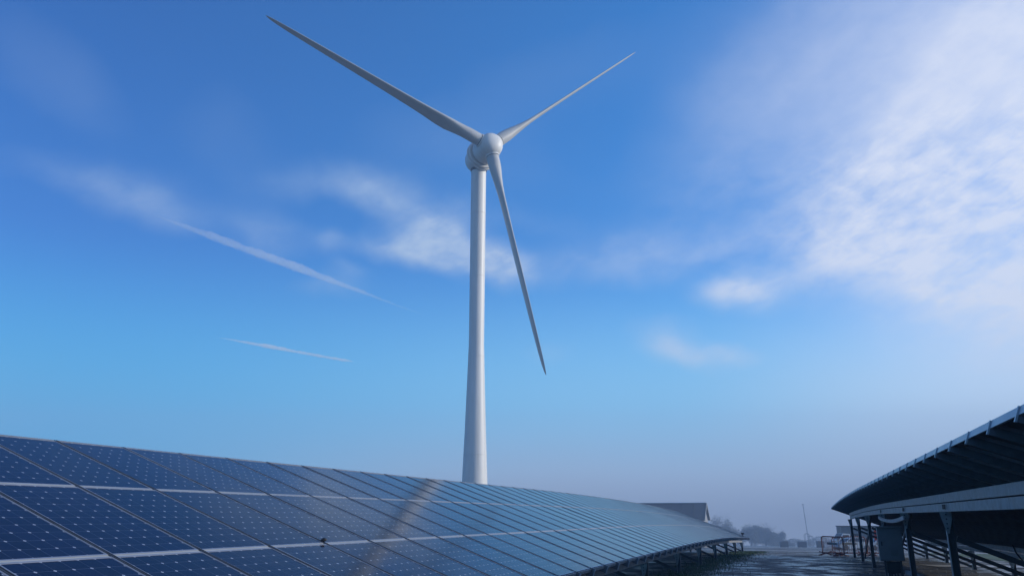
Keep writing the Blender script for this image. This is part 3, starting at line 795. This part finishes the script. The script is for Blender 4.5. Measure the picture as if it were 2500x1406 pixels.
tree(95.4, 330, -.5, 5.8, 'left one of the two broad rounded crowns in the mist', 5, 7500)
tree(102.4, 333, -.3, 5.6, 'broad rounded tree in the middle of the misty clump, its highest crown', 6, 7500)
tree(108.4, 336, -3.0, 4.6, 'right hand shoulder of the misty clump of trees', 8)
tree(113.6, 341, -7.0, 3.6, 'smallest faint bush at the right end of the misty trees', 9, 3000)
def hedge():
    rnd = random.Random(11); c = MB(); vs, fs = [], []
    for i in range(26000):
        t = rnd.random(); x = 122 + t * 150; y = 392 + t * 9 + rnd.gauss(0, 1.5); gz = ground_z(x, y)
        h = 3.0 + 1.8 * math.sin(x * .31) * math.sin(x * .13 + 1); z = gz + rnd.random() ** .8 * max(.9, h)
        u = Vector((rnd.gauss(0, 1), rnd.gauss(0, 1), rnd.gauss(0, 1))).normalized(); w = u.orthogonal().normalized(); sz = rnd.uniform(.10, .26)
        p = Vector((x, y, z)); b = len(vs); vs += [p - u * sz * 1.5, p + w * sz * .6, p + u * sz * 1.5, p - w * sz * .6]; fs.append((b, b + 1, b + 2, b + 3))
    c.add(vs, fs); o = c.build('hedgerow', M['foliage']); tag(o, 'far hedgerow almost lost in the mist at the right', 'hedge', kind='stuff')
hedge()
def tufts():
    """rough grass and weeds along the edge of the array on the left of the track"""
    rnd = random.Random(21); vs, fs = [], []
    for i in range(9000):
        a = rnd.uniform(20, 62); lat = LLOW - .1 + rnd.gauss(0, .55); p = P(a, lat, 0); h = rnd.uniform(.03, .13)
        d = Vector((rnd.uniform(-1, 1), rnd.uniform(-1, 1), 0)) * .05; w = Vector((rnd.uniform(-1, 1), rnd.uniform(-1, 1), 0)).normalized() * .012
        b = len(vs); vs += [p - w, p + w, p + d + UP * h]; fs.append((b, b + 1, b + 2))
    o = MB().add(vs, fs).build('grass_tufts', M['grass']); tag(o, 'rough grass along the track edge under the left array', 'grass', kind='stuff')
tufts()
def stones():
    rnd = random.Random(31); vs, fs = [], []
    for i in range(1500):
        a = rnd.uniform(14, 60); lat = rnd.uniform(-3.6, 5.5); s = rnd.uniform(.010, .030); p = P(a, lat, s * .3)
        q = [Vector((rnd.uniform(.7, 1.2), 0, 0)), Vector((0, rnd.uniform(.7, 1.2), 0)), Vector((-rnd.uniform(.7, 1.2), 0, 0)), Vector((0, -rnd.uniform(.7, 1.2), 0))]
        b = len(vs); vs += [p + v * s for v in q] + [p + UP * s * .7, p - UP * s * .6]
        for j in range(4): fs += [(b + j, b + (j + 1) % 4, b + 4), (b + (j + 1) % 4, b + j, b + 5)]
    o = MB().add(vs, fs).build('loose_stones', M['pebble']); tag(o, 'loose small stones scattered over the wet track', 'stones', kind='stuff')
stones()

# ---------------------------------------------------------------- vapour trails high above, outside the low haze
def contrail(p0, p1, w, alt, label, dens, fade0, fade1, seed):
    rnd = random.Random(seed)
    def at(azd, eld):
        d = alt / math.tan(R(eld)); return Vector((math.sin(R(azd)) * d, math.cos(R(azd)) * d, alt))
    a, b = at(*p0), at(*p1); n = 220; pts, rr = [], []
    ph = [rnd.uniform(0, 6.28) for _ in range(6)]
    for i in range(n + 1):
        t = i / n; p = a.lerp(b, t)
        wob = sum(math.sin(t * f + ph[k]) / (k + 1.5) for k, f in enumerate((9, 23, 51, 97, 180, 310)))
        lump = 1 + .20 * wob + rnd.uniform(-.06, .06)
        env = min(1, t / fade0) ** .8 * min(1, (1 - t) / fade1) ** .9
        pts.append(p + UP * (wob * w * .10)); rr.append(max(.3, w * lump * env * (1.0 - .25 * t)))
    mb = MB(); mb.tube(pts, rr, 14)
    for i in range(n + 1):        # billows: push each ring in and out unevenly
        for k in range(14):
            v = Vector(mb.v[i * 14 + k]); q = math.sin(i * .37 + k * 1.3 + seed) * .10 + math.sin(i * .9 - k * 2.1) * .07 + rnd.uniform(-.05, .05)
            mb.v[i * 14 + k] = tuple(v + (v - pts[i]) * q)
    o = mb.build('vapour_trail', []); autosmooth(o.data, 180); tag(o, label, 'vapour trail', 'vapour trails across the sky')
    m = bpy.data.materials.new('vapour'); m.use_nodes = True; nt = m.node_tree; nt.nodes.clear()
    ou = nt.nodes.new('ShaderNodeOutputMaterial'); v = nt.nodes.new('ShaderNodeVolumePrincipled')
    v.inputs['Color'].default_value = (.97, .98, 1, 1); v.inputs['Density'].default_value = dens; v.inputs['Anisotropy'].default_value = .2
    nt.links.new(v.outputs[0], ou.inputs['Volume']); o.data.materials.clear(); o.data.materials.append(m)
contrail((-26.2, 19.6), (-6.2, 14.05), 28, 1600, 'long broad vapour trail slanting down the left sky, fading at both ends', .0078, .18, .55, 5)
contrail((-21.3, 11.86), (-11.4, 10.62), 19, 1600, 'short thin bright vapour trail low in the left sky', .028, .35, .10, 6)

# ---------------------------------------------------------------- the air: thin winter mist
def haze():
    mb = MB(); mb.box((-400, -60, -30), (460, 590, 74)); o = mb.build('haze', []); tag(o, kind='stuff')
    m = bpy.data.materials.new('haze'); m.use_nodes = True; nt = m.node_tree; nt.nodes.clear()
    ou = nt.nodes.new('ShaderNodeOutputMaterial'); v = nt.nodes.new('ShaderNodeVolumePrincipled')
    v.inputs['Color'].default_value = HAZE_COLOR; v.inputs['Density'].default_value = HAZE_DENSITY; v.inputs['Anisotropy'].default_value = .0
    nt.links.new(v.outputs[0], ou.inputs['Volume']); o.data.materials.append(m)
HAZE_COLOR = (.44, .61, .85, 1); HAZE_DENSITY = .0018
haze()
